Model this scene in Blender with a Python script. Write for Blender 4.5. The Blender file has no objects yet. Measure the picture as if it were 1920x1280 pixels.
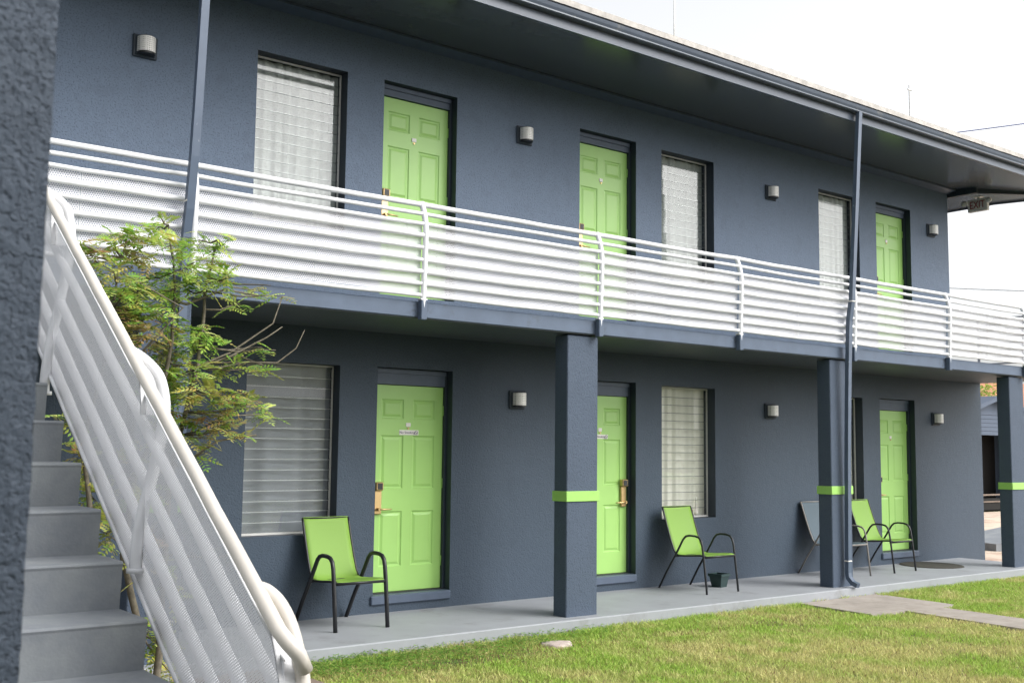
import bpy, math, random
import numpy as np
from mathutils import Vector, Matrix, noise
random.seed(7)
rng = np.random.default_rng(11)
S = bpy.context.scene
COL = S.collection
R = math.radians

# ------------------------------------------------------------------ camera
CAM = Vector((-5.620, -9.331, 1.593))
YAW, PITCH, ROLL, FPX = R(37.975), R(5.515), R(0.664), 2072.2
fw = Vector((math.sin(YAW) * math.cos(PITCH), math.cos(YAW) * math.cos(PITCH), math.sin(PITCH)))
rt = Vector((math.cos(YAW), -math.sin(YAW), 0)); up = rt.cross(fw)
r2 = rt * math.cos(ROLL) + up * math.sin(ROLL); u2 = -rt * math.sin(ROLL) + up * math.cos(ROLL)
cd = bpy.data.cameras.new("camera"); cam = bpy.data.objects.new("camera", cd); COL.objects.link(cam)
M3 = Matrix((r2, u2, -fw)).transposed()
cam.matrix_world = Matrix.Translation(CAM) @ M3.to_4x4()
cd.sensor_width = 36; cd.lens = FPX / 1920 * 36
cd.clip_start = 0.05; cd.clip_end = 1000
cd.dof.use_dof = True; cd.dof.focus_distance = 8.5; cd.dof.aperture_fstop = 9.0
S.camera = cam

# ------------------------------------------------------------------ light
SUN_EL, SUN_AZ = R(40), R(145)          # azimuth measured from +Y towards +X
W = bpy.data.worlds.new("World"); S.world = W; W.use_nodes = True
nt = W.node_tree; nt.nodes.clear()
sky = nt.nodes.new("ShaderNodeTexSky"); sky.sky_type = 'NISHITA'; sky.sun_disc = False
sky.sun_elevation = SUN_EL; sky.sun_rotation = SUN_AZ; sky.air_density = 1.0; sky.dust_density = 4.0
hs = nt.nodes.new("ShaderNodeHueSaturation"); hs.inputs['Saturation'].default_value = 0.12; hs.inputs['Value'].default_value = 2.1
bg = nt.nodes.new("ShaderNodeBackground"); bg.inputs['Strength'].default_value = 0.15
wo = nt.nodes.new("ShaderNodeOutputWorld")
nt.links.new(sky.outputs[0], hs.inputs['Color']); nt.links.new(hs.outputs[0], bg.inputs['Color']); nt.links.new(bg.outputs[0], wo.inputs['Surface'])
sd = bpy.data.lights.new("sun", 'SUN'); sd.energy = 0.9; sd.angle = R(34); sd.color = (1, .96, .9)
sun = bpy.data.objects.new("sun", sd); COL.objects.link(sun)
tosun = Vector((math.sin(SUN_AZ) * math.cos(SUN_EL), math.cos(SUN_AZ) * math.cos(SUN_EL), math.sin(SUN_EL)))
sun.rotation_euler = tosun.to_track_quat('Z', 'Y').to_euler(); sun.location = (5, -8, 12)
S.view_settings.view_transform = 'Standard'; S.view_settings.look = 'None'
S.view_settings.gamma = 1; S.view_settings.exposure = 0.05

# ------------------------------------------------------------------ materials
def nodes(name):
    m = bpy.data.materials.new(name); m.use_nodes = True
    t = m.node_tree; b = t.nodes["Principled BSDF"]
    return m, t, b
def N(t, kind, **kw):
    n = t.nodes.new(kind)
    for k, v in kw.items():
        if k in n.inputs: n.inputs[k].default_value = v
        else: setattr(n, k, v)
    return n
def coord(t, what='Object'):
    return t.nodes.new("ShaderNodeTexCoord").outputs[what]
def mixc(t, fac, a, b, mode='MIX'):
    n = t.nodes.new("ShaderNodeMix"); n.data_type = 'RGBA'; n.blend_type = mode
    for s, v in ((0, fac), (6, a), (7, b)):
        if hasattr(v, 'is_output'): t.links.new(v, n.inputs[s])
        else: n.inputs[s].default_value = v if s == 0 else (*v, 1) if len(v) == 3 else v
    return n.outputs[2]
def ramp(t, src, lo, hi):
    n = t.nodes.new("ShaderNodeMapRange"); t.links.new(src, n.inputs[0])
    n.inputs[1].default_value = lo; n.inputs[2].default_value = hi; return n.outputs[0]
def noise_tex(t, vec, scale, detail=3, rough=.5):
    n = N(t, "ShaderNodeTexNoise", Scale=scale, Detail=detail, Roughness=rough); t.links.new(vec, n.inputs['Vector']); return n.outputs['Fac']
def bump(t, b, height, strength, dist):
    n = N(t, "ShaderNodeBump", Strength=strength, Distance=dist); t.links.new(height, n.inputs['Height'])
    t.links.new(n.outputs[0], b.inputs['Normal']); return n
def math_(t, op, a, b=None):
    n = t.nodes.new("ShaderNodeMath"); n.operation = op
    for i, v in enumerate((a, b)):
        if v is None: continue
        if hasattr(v, 'is_output'): t.links.new(v, n.inputs[i])
        else: n.inputs[i].default_value = v
    return n.outputs[0]

def stucco(name, col, scale=55, dist=.006, strength=.8, rough=.6, pit=.78):
    m, t, b = nodes(name); c = coord(t)
    big = ramp(t, noise_tex(t, c, .9, 4), .3, .7); pits = math_(t, 'MINIMUM', ramp(t, noise_tex(t, c, scale * 1.7, 2), .33, .47), math_(t, 'ADD', ramp(t, noise_tex(t, c, 6, 4, .6), .40, .6), .80))
    mid = ramp(t, noise_tex(t, c, 7, 4, .6), .35, .65)
    a = mixc(t, big, [x * .93 for x in col], [x * 1.07 for x in col])
    mp = t.nodes.new("ShaderNodeMapping"); mp.inputs['Scale'].default_value = (5, 5, .35); t.links.new(c, mp.inputs[0])
    a = mixc(t, math_(t, 'MULTIPLY', ramp(t, noise_tex(t, mp.outputs[0], 1.0, 5, .6), .52, .75), .38), a, [x * .72 for x in col])
    a = mixc(t, mid, a, [x * 1.02 for x in col])
    a = mixc(t, pits, [x * pit for x in col], a)
    t.links.new(a, b.inputs['Base Color']); b.inputs['Roughness'].default_value = rough; b.inputs['Specular IOR Level'].default_value = .2
    h1 = noise_tex(t, c, scale, 3, .6); h2 = noise_tex(t, c, scale * .3, 2)
    h = math_(t, 'ADD', math_(t, 'MULTIPLY', h1, .7), math_(t, 'MULTIPLY', h2, .5))
    h = math_(t, 'ADD', h, math_(t, 'MULTIPLY', pits, .25))
    bump(t, b, h, strength, dist); return m
def paint(name, col, rough=.45, var=.06, bumpd=.0006, scale=12, dirt=None, spec=.4):
    m, t, b = nodes(name); c = coord(t)
    v = ramp(t, noise_tex(t, c, scale, 4, .6), .3, .7)
    a = mixc(t, v, [x * (1 - var) for x in col], [min(1, x * (1 + var)) for x in col])
    if dirt:
        d = ramp(t, noise_tex(t, c, dirt[0], 5, .7), dirt[1], dirt[2])
        a = mixc(t, d, a, dirt[3])
    t.links.new(a, b.inputs['Base Color']); b.inputs['Roughness'].default_value = rough; b.inputs['Specular IOR Level'].default_value = spec
    bump(t, b, noise_tex(t, c, 90, 2), .3, bumpd); return m
def metal(name, col, rough=.35):
    m, t, b = nodes(name); c = coord(t)
    v = noise_tex(t, c, 30, 3); a = mixc(t, v, [x * .8 for x in col], col)
    t.links.new(a, b.inputs['Base Color']); b.inputs['Metallic'].default_value = .9; b.inputs['Roughness'].default_value = rough; return m
def perforated(name, col, pitch, hole, ax, slope=0.0):
    """sheet metal with staggered round holes; ax = object-space axes of the sheet"""
    m, t, b = nodes(name); c = coord(t)
    sep = t.nodes.new("ShaderNodeSeparateXYZ"); t.links.new(c, sep.inputs[0])
    u, v = sep.outputs[ax[0]], sep.outputs[ax[1]]
    if slope:
        ca, sa = math.cos(slope), math.sin(slope)
        u, v = (math_(t, 'ADD', math_(t, 'MULTIPLY', u, ca), math_(t, 'MULTIPLY', v, sa)),
                math_(t, 'SUBTRACT', math_(t, 'MULTIPLY', v, ca), math_(t, 'MULTIPLY', u, sa)))
    def dist(off):
        fx = math_(t, 'SUBTRACT', math_(t, 'FRACT', math_(t, 'ADD', math_(t, 'DIVIDE', u, pitch), 100 + off)), .5)
        fy = math_(t, 'MULTIPLY', math_(t, 'SUBTRACT', math_(t, 'FRACT', math_(t, 'ADD', math_(t, 'DIVIDE', v, pitch * 1.732), 100 + off)), .5), 1.732)
        return math_(t, 'SQRT', math_(t, 'ADD', math_(t, 'MULTIPLY', fx, fx), math_(t, 'MULTIPLY', fy, fy)))
    d = math_(t, 'MINIMUM', dist(0), dist(.5))
    solid = math_(t, 'GREATER_THAN', d, hole / pitch / 2)
    n = noise_tex(t, c, 3, 4); a = mixc(t, n, [x * .93 for x in col], col)
    t.links.new(a, b.inputs['Base Color']); b.inputs['Roughness'].default_value = .5
    tr = t.nodes.new("ShaderNodeBsdfTransparent"); mx = t.nodes.new("ShaderNodeMixShader"); out = t.nodes["Material Output"]
    t.links.new(solid, mx.inputs[0]); t.links.new(tr.outputs[0], mx.inputs[1]); t.links.new(b.outputs[0], mx.inputs[2]); t.links.new(mx.outputs[0], out.inputs['Surface'])
    return m

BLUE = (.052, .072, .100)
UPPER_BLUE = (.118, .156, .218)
def slab_paint():
    m = paint('peeling_slab_edge_paint', (.082, .112, .165), .6, .10, .002, 5, (3, .62, .8, (.06, .07, .08))); t = m.node_tree; b = t.nodes["Principled BSDF"]
    old = b.inputs['Base Color'].links[0].from_socket; c = coord(t); sp = t.nodes.new("ShaderNodeSeparateXYZ"); t.links.new(c, sp.inputs[0])
    d = math_(t, 'ABSOLUTE', math_(t, 'SUBTRACT', math_(t, 'FRACT', math_(t, 'ADD', math_(t, 'DIVIDE', math_(t, 'ADD', sp.outputs[0], .36), 2.092), 100.5)), .5))
    near = ramp(t, d, .075, .01); pk = ramp(t, noise_tex(t, c, 26, 6, .7), .50, .60)
    a = mixc(t, math_(t, 'MULTIPLY', math_(t, 'MULTIPLY', near, pk), .85), old, (.045, .052, .060)); t.links.new(a, b.inputs['Base Color']); return m
M = {}
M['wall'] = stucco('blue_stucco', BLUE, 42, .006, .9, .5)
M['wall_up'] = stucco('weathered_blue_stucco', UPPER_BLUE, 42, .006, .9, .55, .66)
M['column'] = stucco('column_stucco', (.068, .090, .128), 38, .006, .8)
M['pillar'] = stucco('coarse_stucco', (.080, .100, .130), 95, .006, 1.0, .6)
M['trim'] = paint('blue_trim_paint', (.070, .095, .140), .5, .08, .0006, 9)
M['slab'] = slab_paint()
M['soffit'] = paint('soffit_paint', (.075, .088, .105), .20, .08, .0003, 3, None, .8)
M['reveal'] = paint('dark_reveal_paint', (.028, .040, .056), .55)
M['ceiling'] = paint('porch_ceiling_paint', (.075, .088, .105), .5, .08, .0008, 3)
M['gutter'] = paint('gutter_paint', (.085, .105, .142), .35, .1, .001, 4, (6, .6, .8, (.2, .2, .2)))
M['pipe'] = paint('downpipe_paint', (.082, .110, .160), .35, .08, .001, 6, (18, .66, .74, (.45, .47, .5)))
M['green'] = paint('lime_door_paint', (.32, .56, .155), .38, .03, .0004, 3, None, .45)
M['band'] = paint('lime_band_paint', (.30, .56, .13), .45, .05, .001, 10)
M['white'] = paint('white_rail_paint', (.70, .71, .735), .38, .05, .0006, 8, (26, .68, .76, (.45, .38, .33)), .5)
M['cream'] = paint('worn_cream_rail_paint', (.66, .62, .56), .4, .08, .0008, 5, (14, .66, .78, (.45, .42, .38)), .5)
M['brass'] = metal('brass', (.62, .44, .22), .35)
M['steel'] = metal('brushed_steel', (.72, .72, .70), .4)
M['black'] = paint('black_frame_paint', (.018, .019, .022), .35, .1)
M['tan'] = paint('taupe_frame_paint', (.20, .185, .17), .4, .1)
M['dark'] = paint('dark_plastic', (.02, .022, .025), .45)
M['pot'] = paint('dark_green_plastic', (.022, .045, .045), .4)
M['lime_sling'] = paint('lime_sling_mesh', (.17, .31, .045), .6, .05, .0008, 200)
M['blue_sling'] = paint('grey_blue_sling_mesh', (.045, .075, .098), .6, .06, .0008, 200)
M['plate'] = paint('off_white_plastic', (.72, .70, .66), .4)
M['ink'] = paint('dark_blue_ink', (.03, .035, .10), .5)
M['red'] = paint('exit_red', (.30, .045, .06), .5)
M['frame'] = paint('aluminium_window_frame', (.55, .55, .53), .4)
M['concrete'] = paint('painted_porch_concrete', (.28, .295, .315), .6, .07, .002, 2.2, (2.6, .55, .78, (.20, .205, .205)))
M['kerbline'] = paint('porch_edge_concrete', (.36, .385, .42), .7, .1, .003, 6, (5, .6, .8, (.22, .22, .21)))
M['stair'] = paint('painted_stair_concrete', (.21, .228, .25), .62, .09, .003, 3, (2.2, .45, .75, (.31, .33, .335)))
M['path'] = paint('weathered_path_concrete', (.33, .295, .26), .85, .14, .004, 3, (7, .5, .75, (.24, .21, .18)))
M['brown_path'] = paint('brown_path_concrete', (.20, .155, .125), .85, .18, .004, 3, (7, .5, .75, (.13, .10, .08)))
M['pale_path'] = paint('sunny_paving', (.58, .48, .38), .85, .10, .004, 1.2, (1.6, .5, .62, (.42, .27, .20)))
M['rubber'] = paint('dark_brown_mat', (.045, .042, .034), .9, .2, .004, 60)
M['tile'] = paint('pale_roof_tile', (.44, .415, .385), .85, .2, .006, 9, (11, .5, .7, (.55, .52, .49)))
M['shed'] = paint('shed_siding', (.07, .095, .14), .6)
M['redroof'] = paint('orange_roof', (.40, .17, .09), .8, .3, .01, 3)
M['void'] = paint('dark_shed_interior', (.012, .011, .010), .9)
M['stone'] = paint('pale_stone', (.48, .40, .36), .9, .2, .01, 20)
M['bark'] = paint('shrub_bark', (.13, .115, .085), .9, .35, .002, 30)
M['sheer'] = None

def curtain_mat(name, col):
    m, t, b = nodes(name); c = coord(t)
    n = ramp(t, noise_tex(t, c, 1.6, 3), .35, .65); a = mixc(t, n, [x * .90 for x in col], col)
    t.links.new(a, b.inputs['Base Color']); b.inputs['Roughness'].default_value = .9
    return m
M['curtain'] = curtain_mat('cream_curtain', (.80, .79, .70))
M['curtain_cool'] = curtain_mat('white_curtain', (.40, .43, .41))
M['curtain_grey'] = curtain_mat('grey_shade', (.24, .26, .29))
def glass_mat():
    m, t, b = nodes('window_glass'); out = t.nodes["Material Output"]
    tr = t.nodes.new("ShaderNodeBsdfTransparent"); tr.inputs[0].default_value = (.985, .992, .99, 1)
    gl = t.nodes.new("ShaderNodeBsdfGlossy"); gl.inputs['Roughness'].default_value = .04
    lw = t.nodes.new("ShaderNodeLayerWeight"); f = math_(t, 'ADD', math_(t, 'MULTIPLY', math_(t, 'POWER', lw.outputs['Facing'], 3.0), .42), .055)
    mx = t.nodes.new("ShaderNodeMixShader"); t.links.new(f, mx.inputs[0]); t.links.new(tr.outputs[0], mx.inputs[1]); t.links.new(gl.outputs[0], mx.inputs[2])
    t.links.new(mx.outputs[0], out.inputs['Surface']); return m
M['glass'] = glass_mat()
M['glass_edge'] = paint('glass_edge', (.10, .12, .12), .3)
M['glass_edge_bright'] = paint('bright_glass_edge', (.60, .62, .63), .3)
def lamp_mat():
    m, t, b = nodes('punched_lamp_shade'); c = coord(t)
    v = t.nodes.new("ShaderNodeTexVoronoi"); v.inputs['Scale'].default_value = 55; v.inputs['Randomness'].default_value = .1
    t.links.new(c, v.inputs['Vector']); k = ramp(t, v.outputs['Distance'], .25, .45)
    a = mixc(t, k, (.42, .41, .39), (.80, .79, .77)); t.links.new(a, b.inputs['Base Color'])
    b.inputs['Metallic'].default_value = .1; b.inputs['Roughness'].default_value = .45; return m
M['lampshade'] = lamp_mat()
def leaf_mat(name, trans=.35, rough=.5):
    m, t, b = nodes(name); out = t.nodes["Material Output"]
    at = t.nodes.new("ShaderNodeVertexColor"); at.layer_name = "tint"
    b.inputs['Roughness'].default_value = rough; b.inputs['Specular IOR Level'].default_value = .25
    t.links.new(at.outputs[0], b.inputs['Base Color'])
    tl = t.nodes.new("ShaderNodeBsdfTranslucent"); t.links.new(at.outputs[0], tl.inputs[0])
    mx = t.nodes.new("ShaderNodeMixShader"); mx.inputs[0].default_value = trans
    t.links.new(b.outputs[0], mx.inputs[1]); t.links.new(tl.outputs[0], mx.inputs[2]); t.links.new(mx.outputs[0], out.inputs['Surface']); return m
M['leaf'] = leaf_mat('leaf_surface'); M['grass'] = leaf_mat('grass_blade', .3, .6)
def soil_mat():
    m, t, b = nodes('lawn_soil'); c = coord(t)
    a = mixc(t, ramp(t, noise_tex(t, c, 1.1, 4), .35, .65), (.10, .13, .03), (.17, .155, .06))
    a = mixc(t, ramp(t, noise_tex(t, c, 30, 4), .35, .7), a, (.06, .05, .03))
    t.links.new(a, b.inputs['Base Color']); b.inputs['Roughness'].default_value = .95
    bump(t, b, noise_tex(t, c, 40, 4), .8, .02); return m
M['soil'] = soil_mat()

# ------------------------------------------------------------------ mesh helpers
class MB:
    def __init__(s): s.v = []; s.f = []; s.m = []; s.sm = []
    def add(s, vs, fs, mi=0, smooth=False):
        b = len(s.v); s.v += [tuple(x) for x in vs]
        for f in fs: s.f.append(tuple(b + i for i in f)); s.m.append(mi); s.sm.append(smooth)
        return s
    def box(s, x0, x1, y0, y1, z0, z1, mi=0, mat=None, skip=()):
        vs = [(x, y, z) for z in (z0, z1) for y in (y0, y1) for x in (x0, x1)]
        if mat is not None: vs = [mat @ Vector(v) for v in vs]
        F = dict(b=(0, 2, 3, 1), t=(4, 5, 7, 6), f=(0, 1, 5, 4), k=(2, 6, 7, 3), l=(0, 4, 6, 2), r=(1, 3, 7, 5))
        return s.add(vs, [F[k] for k in F if k not in skip], mi)
    def bbox(s, x0, x1, y0, y1, z0, z1, c=.006, mi=0, mat=None):
        """box with chamfered edges"""
        xs, ys, zs = (x0, x1), (y0, y1), (z0, z1); vs = []; idx = {}
        for i in (0, 1):
            for j in (0, 1):
                for k in (0, 1):
                    P = (xs[i], ys[j], zs[k]); d = (c if i == 0 else -c, c if j == 0 else -c, c if k == 0 else -c)
                    for a in range(3):
                        q = [P[n] + d[n] for n in range(3)]; q[a] = P[a]
                        idx[(i, j, k, a)] = len(vs); vs.append(mat @ Vector(q) if mat is not None else tuple(q))
        fs = []
        def q(*ks): fs.append(tuple(idx[k] for k in ks))
        for i in (0, 1): q((i, 0, 0, 0), (i, 0, 1, 0), (i, 1, 1, 0), (i, 1, 0, 0))
        for j in (0, 1): q((0, j, 0, 1), (1, j, 0, 1), (1, j, 1, 1), (0, j, 1, 1))
        for k in (0, 1): q((0, 0, k, 2), (0, 1, k, 2), (1, 1, k, 2), (1, 0, k, 2))
        for j in (0, 1):
            for k in (0, 1): q((0, j, k, 1), (1, j, k, 1), (1, j, k, 2), (0, j, k, 2))
        for i in (0, 1):
            for k in (0, 1): q((i, 0, k, 0), (i, 1, k, 0), (i, 1, k, 2), (i, 0, k, 2))
        for i in (0, 1):
            for j in (0, 1): q((i, j, 0, 0), (i, j, 1, 0), (i, j, 1, 1), (i, j, 0, 1))
        for i in (0, 1):
            for j in (0, 1):
                for k in (0, 1): q((i, j, k, 0), (i, j, k, 1), (i, j, k, 2))
        return s.add(vs, fs, mi)
    def tube(s, pts, r, n=10, mi=0, caps=True, rx=None, ref=None):
        pts = [Vector(p) for p in pts]; b = len(s.v); prev = None
        rs = r if isinstance(r, (list, tuple)) else [r] * len(pts)
        for i, p in enumerate(pts):
            t = ((pts[min(i + 1, len(pts) - 1)] - p).normalized() + (p - pts[max(i - 1, 0)]).normalized())
            t = t.normalized() if t.length > 1e-6 else Vector((0, 0, 1))
            a = ref if ref is not None else prev
            if a is None: a = Vector((0, 0, 1)) if abs(t.z) < .9 else Vector((1, 0, 0))
            a = (a - t * a.dot(t)).normalized(); prev = a; c = t.cross(a)
            for k in range(n):
                th = 2 * math.pi * k / n
                q = p + a * (math.cos(th) * (rx if rx else rs[i])) + c * (math.sin(th) * rs[i]); s.v.append(tuple(q))
        for i in range(len(pts) - 1):
            for k in range(n):
                k2 = (k + 1) % n; s.f.append((b + i * n + k, b + i * n + k2, b + (i + 1) * n + k2, b + (i + 1) * n + k)); s.m.append(mi); s.sm.append(True)
        if caps:
            s.f.append(tuple(b + k for k in range(n))[::-1]); s.m.append(mi); s.sm.append(False)
            e = b + (len(pts) - 1) * n; s.f.append(tuple(e + k for k in range(n))); s.m.append(mi); s.sm.append(False)
        return s
    def rect_tube(s, pts, w, d, mi=0):
        """rectangular duct along a path in a plane x = const (w along x, d across)"""
        pts = [Vector(p) for p in pts]; b = len(s.v)
        for i, p in enumerate(pts):
            t = ((pts[min(i + 1, len(pts) - 1)] - p).normalized() + (p - pts[max(i - 1, 0)]).normalized()).normalized()
            c = t.cross(Vector((1, 0, 0))).normalized()
            for a, e in ((-1, -1), (1, -1), (1, 1), (-1, 1)): s.v.append(tuple(p + Vector((a * w / 2, 0, 0)) + c * e * d / 2))
        for i in range(len(pts) - 1):
            for k in range(4):
                k2 = (k + 1) % 4; s.f.append((b + i * 4 + k, b + i * 4 + k2, b + i * 4 + 4 + k2, b + i * 4 + 4 + k)); s.m.append(mi); s.sm.append(False)
        e = b + (len(pts) - 1) * 4
        for q in ((b, b + 1, b + 2, b + 3), (e, e + 1, e + 2, e + 3)): s.f.append(q); s.m.append(mi); s.sm.append(False)
        return s
    def mesh(s, name):
        me = bpy.data.meshes.new(name); me.from_pydata(s.v, [], s.f); me.update()
        me.polygons.foreach_set('material_index', s.m); me.polygons.foreach_set('use_smooth', s.sm)
        import bmesh
        bm = bmesh.new(); bm.from_mesh(me); bmesh.ops.recalc_face_normals(bm, faces=bm.faces); bm.to_mesh(me); bm.free()
        return me
    def build(s, name, mats, parent=None, loc=None):
        o = bpy.data.objects.new(name, s.mesh(name)); COL.objects.link(o)
        for m in (mats if isinstance(mats, (list, tuple)) else [mats]): o.data.materials.append(m)
        if parent: o.parent = parent
        if loc: o.location = loc
        return o
def smooth(pts, k=5):
    P = [Vector(p) for p in pts]; out = []
    for i in range(len(P) - 1):
        a, b, c, d = P[max(i - 1, 0)], P[i], P[i + 1], P[min(i + 2, len(P) - 1)]
        for j in range(k):
            t = j / k; out.append(b + (c - a) * .5 * t + (a - b * 2.5 + c * 2 - d * .5) * t * t + (b * 1.5 - a * .5 - c * 1.5 + d * .5) * t ** 3)
    return out + [P[-1]]
def tag(o, label=None, cat=None, group=None, kind=None):
    for k, v in (('label', label), ('category', cat), ('group', group), ('kind', kind)):
        if v: o[k] = v
    return o
def empty(name, loc, label, cat, group=None, rz=0):
    o = bpy.data.objects.new(name, None); COL.objects.link(o); o.location = loc; o.rotation_euler = (0, 0, rz); o.empty_display_size = .2
    return tag(o, label, cat, group)
def copy_tree(o, parent=None):
    c = o.copy(); COL.objects.link(c); c.parent = parent
    for ch in o.children: copy_tree(ch, c)
    return c
def text_mesh(txt, size, depth):
    cu = bpy.data.curves.new("t", 'FONT'); cu.body = txt; cu.size = size; cu.extrude = depth; cu.align_x = 'CENTER'; cu.align_y = 'CENTER'
    ob = bpy.data.objects.new("t", cu); COL.objects.link(ob)
    dg = bpy.context.evaluated_depsgraph_get(); dg.update()
    me = bpy.data.meshes.new_from_object(ob.evaluated_get(dg)); bpy.data.objects.remove(ob); bpy.data.curves.remove(cu); return me
def lathe(prof, n=16):
    b = MB(); k = len(prof)
    vs = [(r * math.cos(2 * math.pi * i / n), r * math.sin(2 * math.pi * i / n), z) for i in range(n) for r, z in prof]
    fs = [(i * k + j, ((i + 1) % n) * k + j, ((i + 1) % n) * k + j + 1, i * k + j + 1) for i in range(n) for j in range(k - 1)]
    return b.add(vs, fs, 0, True)

# ------------------------------------------------------------------ ground
g = MB(); g.add([(-150, -150, -.125), (300, -150, -.125), (300, 300, -.125), (-150, 300, -.125)], [(0, 1, 2, 3)])
tag(g.build('ground', M['soil']), kind='structure')
def slab(name, poly, z0, z1, mat, jit=0):
    b = MB(); n = len(poly)
    b.add([(x, y, z0) for x, y in poly] + [(x, y, z1) for x, y in poly], [tuple(range(n))[::-1], tuple(range(n, 2 * n))] + [(i, (i + 1) % n, n + (i + 1) % n, n + i) for i in range(n)])
    return tag(b.build(name, mat), kind='structure')
PATH = [(4.72, -1.39), (6.2, -1.385), (6.14, -2.42), (5.80, -2.52), (5.76, -3.5), (5.78, -9.0), (4.98, -9.0), (5.08, -3.9), (5.22, -2.4), (4.66, -2.36)]
slab('path', PATH, -.15, -.098, M['path'])
slab('brown_path', [(-4.0, -1.39), (-1.66, -1.39), (-1.63, -2.2), (-1.60, -9.0), (-2.6, -9.0), (-2.6, -3.4), (-4.0, -3.4)], -.15, -.103, M['brown_path'])
slab('paving', [(10.48, -6), (40, -6), (40, 7.9), (10.48, 7.9)], -.15, -.108, M['pale_path'])

# ------------------------------------------------------------------ building
B = empty('motel_building', (0, 0, 0), 'two storey blue stucco motel block with lime green doors and white balcony', 'building')
XW, XL = 10.37, -9.0
TOPW = 5.74
REC = .13
doors = [(0.0, .896), (2.62, 3.518), (8.424, 9.32)]
wins = [(-1.37, -.418), (3.95, 4.896), (7.06, 8.006)]
farwin = (-5.6, -4.65)
op = []
for a, b_ in doors: op += [(a, b_, .165, 2.375), (a, b_, 3.095, 5.265)]
for a, b_ in wins: op += [(a, b_, .775, 2.364), (a, b_, 3.67, 5.25)]
xs = sorted({XL, XW} | {o[0] for o in op} | {o[1] for o in op}); zs = sorted({-.15, TOPW} | {o[2] for o in op} | {o[3] for o in op})
wb = MB(); wu = MB(); rv = MB(); zs = sorted(set(zs) | {2.72})
for i in range(len(xs) - 1):
    for j in range(len(zs) - 1):
        x0, x1, z0, z1 = xs[i], xs[i + 1], zs[j], zs[j + 1]; cx, cz = (x0 + x1) / 2, (z0 + z1) / 2
        if any(o[0] < cx < o[1] and o[2] < cz < o[3] for o in op): continue
        (wu if cz > 2.72 else wb).add([(x0, 0, z0), (x1, 0, z0), (x1, 0, z1), (x0, 0, z1)], [(0, 1, 2, 3)])
for x0, x1, z0, z1 in op:
    D = .24
    for q in ([(x0, 0, z0), (x0, D, z0), (x0, D, z1), (x0, 0, z1)], [(x1, 0, z0), (x1, D, z0), (x1, D, z1), (x1, 0, z1)],
              [(x0, 0, z1), (x1, 0, z1), (x1, D, z1), (x0, D, z1)], [(x0, 0, z0), (x1, 0, z0), (x1, D, z0), (x0, D, z0)]):
        rv.add(q, [(0, 1, 2, 3)])
    rv.build('opening_reveal', M['reveal'], B); rv = MB()
wb.add([(XW, 0, -.15), (11.2, 0, -.15), (11.2, 0, 2.72), (XW, 0, 2.72)], [(0, 1, 2, 3)])
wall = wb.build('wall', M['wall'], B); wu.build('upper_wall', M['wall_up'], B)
body = MB()
body.add([(11.2, 0, -.15), (11.2, 8, -.15), (11.2, 8, 2.72), (11.2, 0, 2.72)], [(0, 1, 2, 3)])
body.add([(XW, 0, 2.72), (XW, 8, 2.72), (XW, 8, TOPW), (XW, 0, TOPW)], [(0, 1, 2, 3)])
body.add([(XL, 0, -.15), (XL, 8, -.15), (XL, 8, TOPW), (XL, 0, TOPW)], [(0, 1, 2, 3)])
body.add([(XL, 8, -.15), (XW, 8, -.15), (XW, 8, TOPW), (XL, 8, TOPW)], [(0, 1, 2, 3)])
body.build('side_wall', M['wall'], B)
lr = MB(); lr.box(XW + .002, 11.2, .02, 8, 2.72, 2.80); lr.build('low_roof', M['kerbline'], B)
ow = MB()   # plain unseen wing added behind the viewer to shade the stairs and pillar
ow.box(-12, 3, -20, -13.2, -.15, 5.0); ow.build('unseen_shade_wing', M['wall'], B)
room = MB()
room.add([(XL + .01, .62, -.1), (XW - .01, .62, -.1), (XW - .01, .62, TOPW), (XL + .01, .62, TOPW)], [(0, 1, 2, 3)])
room.add([(XL + .01, .03, 2.79), (XW - .01, .03, 2.79), (XW - .01, .62, 2.79), (XL + .01, .62, 2.79)], [(0, 1, 2, 3)])
room.build('inner_wall', M['reveal'], B)
# projecting stub wall at the end of the porch and the lintel above it
bm_ = MB(); bm_.box(XW, XW + .06, -.49, .6, 5.615, 5.72)
bm_.add([(10.50, -.44, 5.635), (11.14, -.86, 5.635), (11.85, -1.30, 5.635), (11.85, -1.26, 5.635), (11.14, -.82, 5.635), (10.53, -.41, 5.635),
         (10.50, -.44, 5.72), (11.14, -.86, 5.72), (11.85, -1.30, 5.72), (11.85, -1.26, 5.72), (11.14, -.82, 5.72), (10.53, -.41, 5.72)],
        [(0, 1, 4, 5), (1, 2, 3, 4), (6, 7, 10, 11), (7, 8, 9, 10), (0, 1, 7, 6), (1, 2, 8, 7), (5, 4, 10, 11), (4, 3, 9, 10)])
bm_.build('soffit_beam', M['reveal'], B)
# porch floor with a real edge
pf = MB(); pf.bbox(XL, 10.46, -1.38, .02, -.16, 0, .010); pf.build('porch_floor', [M['concrete']], B)
# steps below each ground floor door
for a, b_ in doors:
    t = MB(); t.bbox(a - .03, b_ + .0, -.028, .10, .078, .166, .01); t.build('door_step', M['trim'], B)
# upper floor slab
sl = MB(); sl.bbox(XL, 11.2, -1.275, .015, 2.719, 2.858, .006)
sl.box(-5.4, -4.12, -2.36, -1.277, 2.719, 2.853)
sl.build('balcony_floor', M['slab'], B)
ug = MB(); ug.box(XL, 11.18, -1.255, .012, 2.712, 2.7185); ug.build('porch_ceiling', M['ceiling'], B)
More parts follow.
